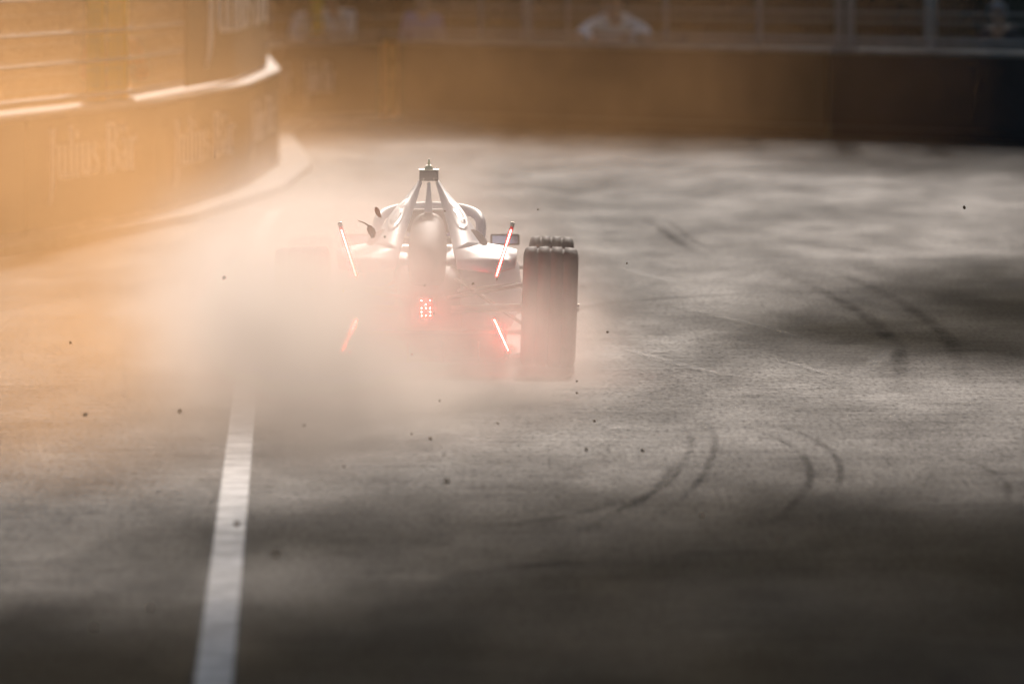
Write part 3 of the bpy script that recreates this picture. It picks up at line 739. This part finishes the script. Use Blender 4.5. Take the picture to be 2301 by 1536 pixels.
# wheels
def tyre_profile(r, wd):
    h = wd / 2; g = wd * .020; d_ = .011; P = []
    P += [(-h * .82, .235), (-h * 1.0, .262), (-h * 1.03, r * .86), (-h * .97, r * .955), (-h * .84, r * .988)]
    for gx in (-.5 * h, -.02 * h, .46 * h):
        rr = r * (1 - .010 * (gx / h) ** 2)
        P += [(gx - g * 1.3, rr), (gx - g, rr - d_), (gx + g, rr - d_), (gx + g * 1.3, rr)]
    P += [(h * .84, r * .988), (h * .97, r * .955), (h * 1.03, r * .86), (h * 1.0, .262), (h * .82, .235)]
    return P
def wheel(x, y, r, wd, side, camber):
    root = empty('wheel', (x, y, r * math.cos(camber) - .004), parent=car); root.rotation_euler = (0, camber * side, 0)
    bm = bmesh.new(); add_lathe_x(bm, tyre_profile(r, wd), 72); frombm('tyre', bm, M['rubber'], root, True)
    bm = bmesh.new(); h = wd / 2
    add_lathe_x(bm, [(-h * .84, .2335), (h * .84, .2335), (h * .86, .215), (h * .5, .205), (-h * .7, .205), (-h * .84, .215)], 48)
    for k in range(10):
        a = 2 * math.pi * k / 10
        add_bar(bm, (side * h * .55, .05 * math.cos(a), .05 * math.sin(a)), (side * h * .72, .209 * math.cos(a), .209 * math.sin(a)), .022, .03)
    add_tube(bm, [(-h * .5, 0, 0), (side * h * .60, 0, 0)] if side > 0 else [(h * .5, 0, 0), (-h * .60, 0, 0)], .06, 20)
    frombm('rim', bm, M['rim'], root, True)
    bm = bmesh.new(); add_tube(bm, [(side * h * .60, 0, 0), (side * (h * 1.04 + .012), 0, 0)], [.034, .022], 12); frombm('wheel_nut', bm, M['nut'], root)
    return root
for k in (1, -1):
    wheel(.700 * k, 0, .345, .305, k, R(1.9)); wheel(.715 * k, 2.97, .325, .262, k, R(2.2))
    # suspension arms
    for (a, b, r_) in (((.12, .25, .42), (.55, .02, .47), .012), ((.12, -.22, .40), (.55, -.02, .47), .012), ((.14, .28, .17), (.56, .02, .20), .013), ((.12, -.20, .20), (.56, -.03, .20), .013), ((.16, .15, .50), (.55, .06, .24), .010), ((.08, -.05, .33), (.58, 0, .34), .022),
                       ((.22, 2.75, .46), (.58, 2.95, .46), .011), ((.20, 3.20, .45), (.58, 2.99, .46), .011), ((.20, 2.72, .20), (.58, 2.94, .19), .011), ((.18, 3.22, .22), (.58, 3.0, .19), .011)):
        bm = bmesh.new(); add_tube(bm, [(a[0] * k, a[1], a[2]), (b[0] * k, b[1], b[2])], r_, 8); frombm('suspension_arm', bm, M['carbon'], car, True)
# front wing
bm = bmesh.new()
for (y, z, ch, hw) in ((4.02, .15, .24, .82), (3.86, .21, .16, .80)):
    add_loft(bm, [[(x, y - ch / 2, z + .05 + abs(x) * .05), (x, y + ch / 2, z + abs(x) * .05), (x, y + ch / 2 - .01, z + .010 + abs(x) * .05), (x, y - ch / 2 + .01, z + .062 + abs(x) * .05)] for x in (-hw, -.4, 0, .4, hw)])
frombm('front_wing', bm, M['white'], car)
for k in (1, -1):
    bm = bmesh.new(); add_box(bm, (.83 * k, 3.92, .24), (.012, .42, .22), None, .004); frombm('wing_endplate', bm, M['white'], car)

# driver, seated under the halo
dp = {'pelvis': (0, 1.75, .22), 'waist': (0, 1.70, .36), 'chest': (0, 1.72, .50), 'neck': (0, 1.76, .58), 'head0': (0, 1.79, .62), 'head1': (0, 1.82, .69), 'head2': (0, 1.83, .76)}
for s, k in (('l', -1), ('r', 1)):
    dp.update({'sho_' + s: (k * .17, 1.76, .52), 'elb_' + s: (k * .19, 1.95, .40), 'wri_' + s: (k * .13, 2.16, .44), 'han_' + s: (k * .10, 2.24, .45), 'hip_' + s: (k * .08, 1.84, .20), 'kne_' + s: (k * .09, 2.25, .38), 'ank_' + s: (k * .07, 2.65, .26), 'toe_' + s: (k * .07, 2.72, .34)})
drv = person('driver in a violet helmet sitting in the racing car cockpit', (-0.487, 55.0, 0), 0, dp, 'cloth_dark', None, helmet=True)

# ------------------------------------------------------------------ flying debris
def clod_mesh(seed, stretch=1.0):
    rnd = random.Random(seed); bm = bmesh.new(); bmesh.ops.create_icosphere(bm, subdivisions=2, radius=0.5)
    for v in bm.verts: v.co *= rnd.uniform(.68, 1.15); v.co.z *= stretch
    me = bpy.data.meshes.new('dirt_clod'); bm.to_mesh(me); bm.free(); me.materials.append(M['clod']); return me
CM = [clod_mesh(s, t) for s, t in ((1, 1.0), (2, .7), (3, 1.3), (4, .9))]
CL = [  # x, y, z, size
    (-1.50, 50.2, .69, .030), (-0.68, 51.5, .86, .016), (-0.91, 52.0, .55, .013), (-0.47, 52.0, .58, .012), (-0.21, 52.0, .59, .015), (-1.10, 51.0, .19, .014),
    (0.42, 49.0, .0, .020), (-0.27, 40.0, .23, .030), (-0.39, 46.0, .08, .020), (-0.07, 47.0, .10, .012), (-0.36, 48.0, .16, .012), (-0.49, 47.0, .05, .011), (0.33, 49.0, .21, .014), (0.33, 49.0, .15, .014),
    (0.78, 39.5, .12, .018), (0.61, 45.0, .08, .020), (0.51, 51.5, .35, .013), (2.44, 52.0, 1.00, .022), (0.62, 52.0, .70, .013), (0.14, 52.0, .99, .012), (-1.10, 38.5, .15, .024), (-1.62, 47.0, .16, .030),
    (0.34, 44.0, .14, .016), (-0.86, 35.0, .26, .022), (1.00, 36.0, .25, .014), (-1.40, 32.2, .20, .020), (-1.24, 33.0, .21, .018), (-1.07, 51.5, .58, .010), (-0.52, 50.0, .30, .010), (-0.42, 52.0, .43, .010), (-0.37, 53.0, .95, .014),
    (-0.95, 44.0, .25, .013), (-0.75, 43.0, .12, .012), (-0.30, 42.5, .20, .012), (-1.95, 44.0, .30, .016), (-2.2, 48.0, .45, .016),
]
for i, (x, y, z, s_) in enumerate(CL):
    o = bpy.data.objects.new('dirt_clod', CM[i % 4]); col.objects.link(o); o.location = (x, y, max(z, s_ * .4)); o.scale = (s_ * (.7 + .1 * (i * 7 % 6)), s_ * (.8 + .1 * (i * 5 % 5)), s_ * (.7 + .13 * (i * 3 % 7)))
    o.rotation_euler = (i * 1.3, i * .7, i * 2.1)
    tag(o, 'small dark clod of dirt thrown up in the dust behind the racing car', 'clod', 'flying dirt clods')
def leaf_obj(label, loc, pts, rot):
    o = empty('dry_leaf', loc); o.rotation_euler = rot; tag(o, label, 'leaf')
    bm = bmesh.new(); rows = []
    for (x, z, hw) in pts: rows.append([bm.verts.new((x - hw, .012, z)), bm.verts.new((x, -.004, z + .004)), bm.verts.new((x + hw, .010, z))])
    for a, b in zip(rows, rows[1:]):
        for j in (0, 1): bm.faces.new((a[j], a[j + 1], b[j + 1], b[j]))
    bl = frombm('leaf_blade', bm, M['leafdry'], o, True); bl.modifiers.new('thick', 'SOLIDIFY').thickness = .003
    return o
lf = leaf_obj('curled dry leaf with a long stalk flying over the car\'s rear deck', (-0.775, 52.2, .865), [(.004, .030, .010), (.010, .012, .022), (.016, -.008, .021), (.020, -.026, .014), (.018, -.038, .007)], (0, 0, 0))
bm = bmesh.new(); add_tube(bm, [(.0, .028, .028), (-.025, .0, .046), (-.058, .0, .058)], [.005, .004, .002], 6); frombm('leaf_stalk', bm, M['leafdry'], lf)
leaf_obj('small folded dry leaf tumbling beside the halo', (-0.728, 52.4, .962), [(-.010, .026, .008), (-.006, .012, .014), (.0, -.008, .014), (.008, -.024, .010), (.014, -.030, .004)], (0, 0, 0))

# ------------------------------------------------------------------ dust
def vol_mat(name, colour, density, g):
    m = bpy.data.materials.new(name); m.use_nodes = True; t = m.node_tree; t.nodes.clear()
    out = t.nodes.new('ShaderNodeOutputMaterial'); v = t.nodes.new('ShaderNodeVolumeScatter')
    v.inputs['Color'].default_value = (*colour, 1); v.inputs['Anisotropy'].default_value = g
    a = t.nodes.new('ShaderNodeAttribute'); a.attribute_name = 'density'
    k = t.nodes.new('ShaderNodeMath'); k.operation = 'MULTIPLY'; k.inputs[1].default_value = density
    t.links.new(a.outputs['Fac'], k.inputs[0]); t.links.new(k.outputs[0], v.inputs['Density'])
    ab = t.nodes.new('ShaderNodeVolumeAbsorption'); ab.inputs['Color'].default_value = (*colour, 1); t.links.new(k.outputs[0], ab.inputs['Density'])
    ad = t.nodes.new('ShaderNodeAddShader'); t.links.new(v.outputs[0], ad.inputs[0]); t.links.new(ab.outputs[0], ad.inputs[1]); t.links.new(ad.outputs[0], out.inputs['Volume'])
    return m

def dust(name, label, lo, hi, res, blobs, noise, material):
    """blobs: (centre, sigma, amount); noise: (scale xyz, detail, low, high)"""
    ng = bpy.data.node_groups.new(name, 'GeometryNodeTree')
    ng.interface.new_socket('Geometry', in_out='INPUT', socket_type='NodeSocketGeometry'); ng.interface.new_socket('Geometry', in_out='OUTPUT', socket_type='NodeSocketGeometry')
    N, L = ng.nodes, ng.links.new
    out = N.new('NodeGroupOutput'); pos = N.new('GeometryNodeInputPosition')
    def vm(op, a, b):
        n = N.new('ShaderNodeVectorMath'); n.operation = op; L(a, n.inputs[0])
        if isinstance(b, tuple): n.inputs[1].default_value = b
        elif b is not None: L(b, n.inputs[1])
        return n
    def mm(op, a, b=None, clamp=False):
        n = N.new('ShaderNodeMath'); n.operation = op; n.use_clamp = clamp
        for s_, v in zip(n.inputs, (a, b)):
            if v is None: continue
            if isinstance(v, (int, float)): s_.default_value = v
            else: L(v, s_)
        return n.outputs[0]
    # wobble the positions so that the billows are not smooth bells
    wn = N.new('ShaderNodeTexNoise'); wn.inputs['Scale'].default_value = 0.9; wn.inputs['Detail'].default_value = 3
    L(pos.outputs[0], wn.inputs['Vector'])
    wob = vm('SUBTRACT', wn.outputs['Color'], (0.5, 0.5, 0.5)); wob = vm('MULTIPLY', wob.outputs[0], (0.9, 2.5, 0.6))
    P = vm('ADD', pos.outputs[0], wob.outputs[0]).outputs[0]
    tot = None
    for c, s_, a in blobs:
        q = vm('SUBTRACT', P, tuple(c)); q = vm('DIVIDE', q.outputs[0], tuple(s_)); d = N.new('ShaderNodeVectorMath'); d.operation = 'DOT_PRODUCT'
        L(q.outputs[0], d.inputs[0]); L(q.outputs[0], d.inputs[1])
        e = mm('MULTIPLY', mm('EXPONENT', mm('MULTIPLY', d.outputs['Value'], -1.0)), a)
        tot = e if tot is None else mm('ADD', tot, e)
    n1 = N.new('ShaderNodeTexNoise'); n1.inputs['Scale'].default_value = 1.0; n1.inputs['Detail'].default_value = noise[1]; n1.inputs['Roughness'].default_value = 0.6
    L(vm('MULTIPLY', pos.outputs[0], noise[0]).outputs[0], n1.inputs['Vector'])
    mr = N.new('ShaderNodeMapRange'); mr.inputs['From Min'].default_value = 0.33; mr.inputs['From Max'].default_value = 0.68
    mr.inputs['To Min'].default_value = noise[2]; mr.inputs['To Max'].default_value = noise[3]; L(n1.outputs['Fac'], mr.inputs['Value'])
    dens = mm('MAXIMUM', mm('SUBTRACT', mm('MULTIPLY', tot, mr.outputs[0]), 0.006), 0.0)
    vc = N.new('GeometryNodeVolumeCube')
    L(dens, vc.inputs['Density']); vc.inputs['Min'].default_value = lo; vc.inputs['Max'].default_value = hi
    for k, r in zip('XYZ', res): vc.inputs['Resolution ' + k].default_value = r
    sm = N.new('GeometryNodeSetMaterial'); sm.inputs['Material'].default_value = material
    L(vc.outputs[0], sm.inputs[0]); L(sm.outputs[0], out.inputs[0])
    me = bpy.data.meshes.new(name); me.materials.append(material)
    o = bpy.data.objects.new(name, me); col.objects.link(o)
    md = o.modifiers.new('dust', 'NODES'); md.node_group = ng
    return tag(o, label, 'dust', None, 'stuff')

dust('dust_cloud', 'pale dust cloud boiling up behind and beside the racing car', (-3.6, 41, 0.005), (1.2, 66, 1.9), (96, 200, 56), [
    ((-1.32, 54.0, 0.38), (0.42, 5.5, 0.44), 1.50),
    ((-1.00, 51.0, 0.15), (0.38, 4.2, 0.36), 0.50),
    ((-0.98, 50.5, 0.52), (0.34, 3.8, 0.34), 0.55),
    ((-0.80, 52.5, 0.05), (0.65, 4.0, 0.42), 0.95),
    ((-0.15, 53.0, -0.05), (0.55, 3.0, 0.30), 0.75),
    ((-0.95, 51.5, 0.20), (0.26, 3.5, 0.30), 0.75),
    ((-0.60, 50.0, 0.75), (0.50, 5.0, 0.45), 0.16),
    ((0.16, 51.8, 0.22), (0.34, 1.6, 0.36), 0.40),
    ((-0.90, 57.5, 0.45), (0.8, 5.0, 0.50), 0.30),
    ((-0.70, 47.0, 0.0), (0.8, 4.0, 0.25), 0.22),
], ((1.6, 0.45, 1.9), 4, 0.25, 1.75), vol_mat('dust_pale', (0.985, 0.875, 0.80), 0.40, 0.44))

dust('glow_tinted_dust', 'dust drifting along the lettered barriers with the orange sun glow in its colour', (-8, 42, 0.005), (5, 124, 3.2), (84, 180, 40), [
    ((-3.6, 66, 0.6), (1.5, 14, 1.7), 0.74),
    ((-3.0, 80, 0.4), (1.05, 12, 0.9), 0.44),
    ((-1.7, 98, 0.1), (1.5, 14, 0.8), 0.19),
    ((-2.15, 50, 0.05), (0.95, 9, 0.50), 1.5),
    ((0.8, 106, 0.4), (3.2, 13, 1.6), 0.16),
], ((0.55, 0.18, 0.8), 4, 0.4, 1.5), vol_mat('dust_glow_tint', (0.97, 0.57, 0.27), 0.043, 0.76))  # orange of the warm sun and lens glow is put into the dust colour
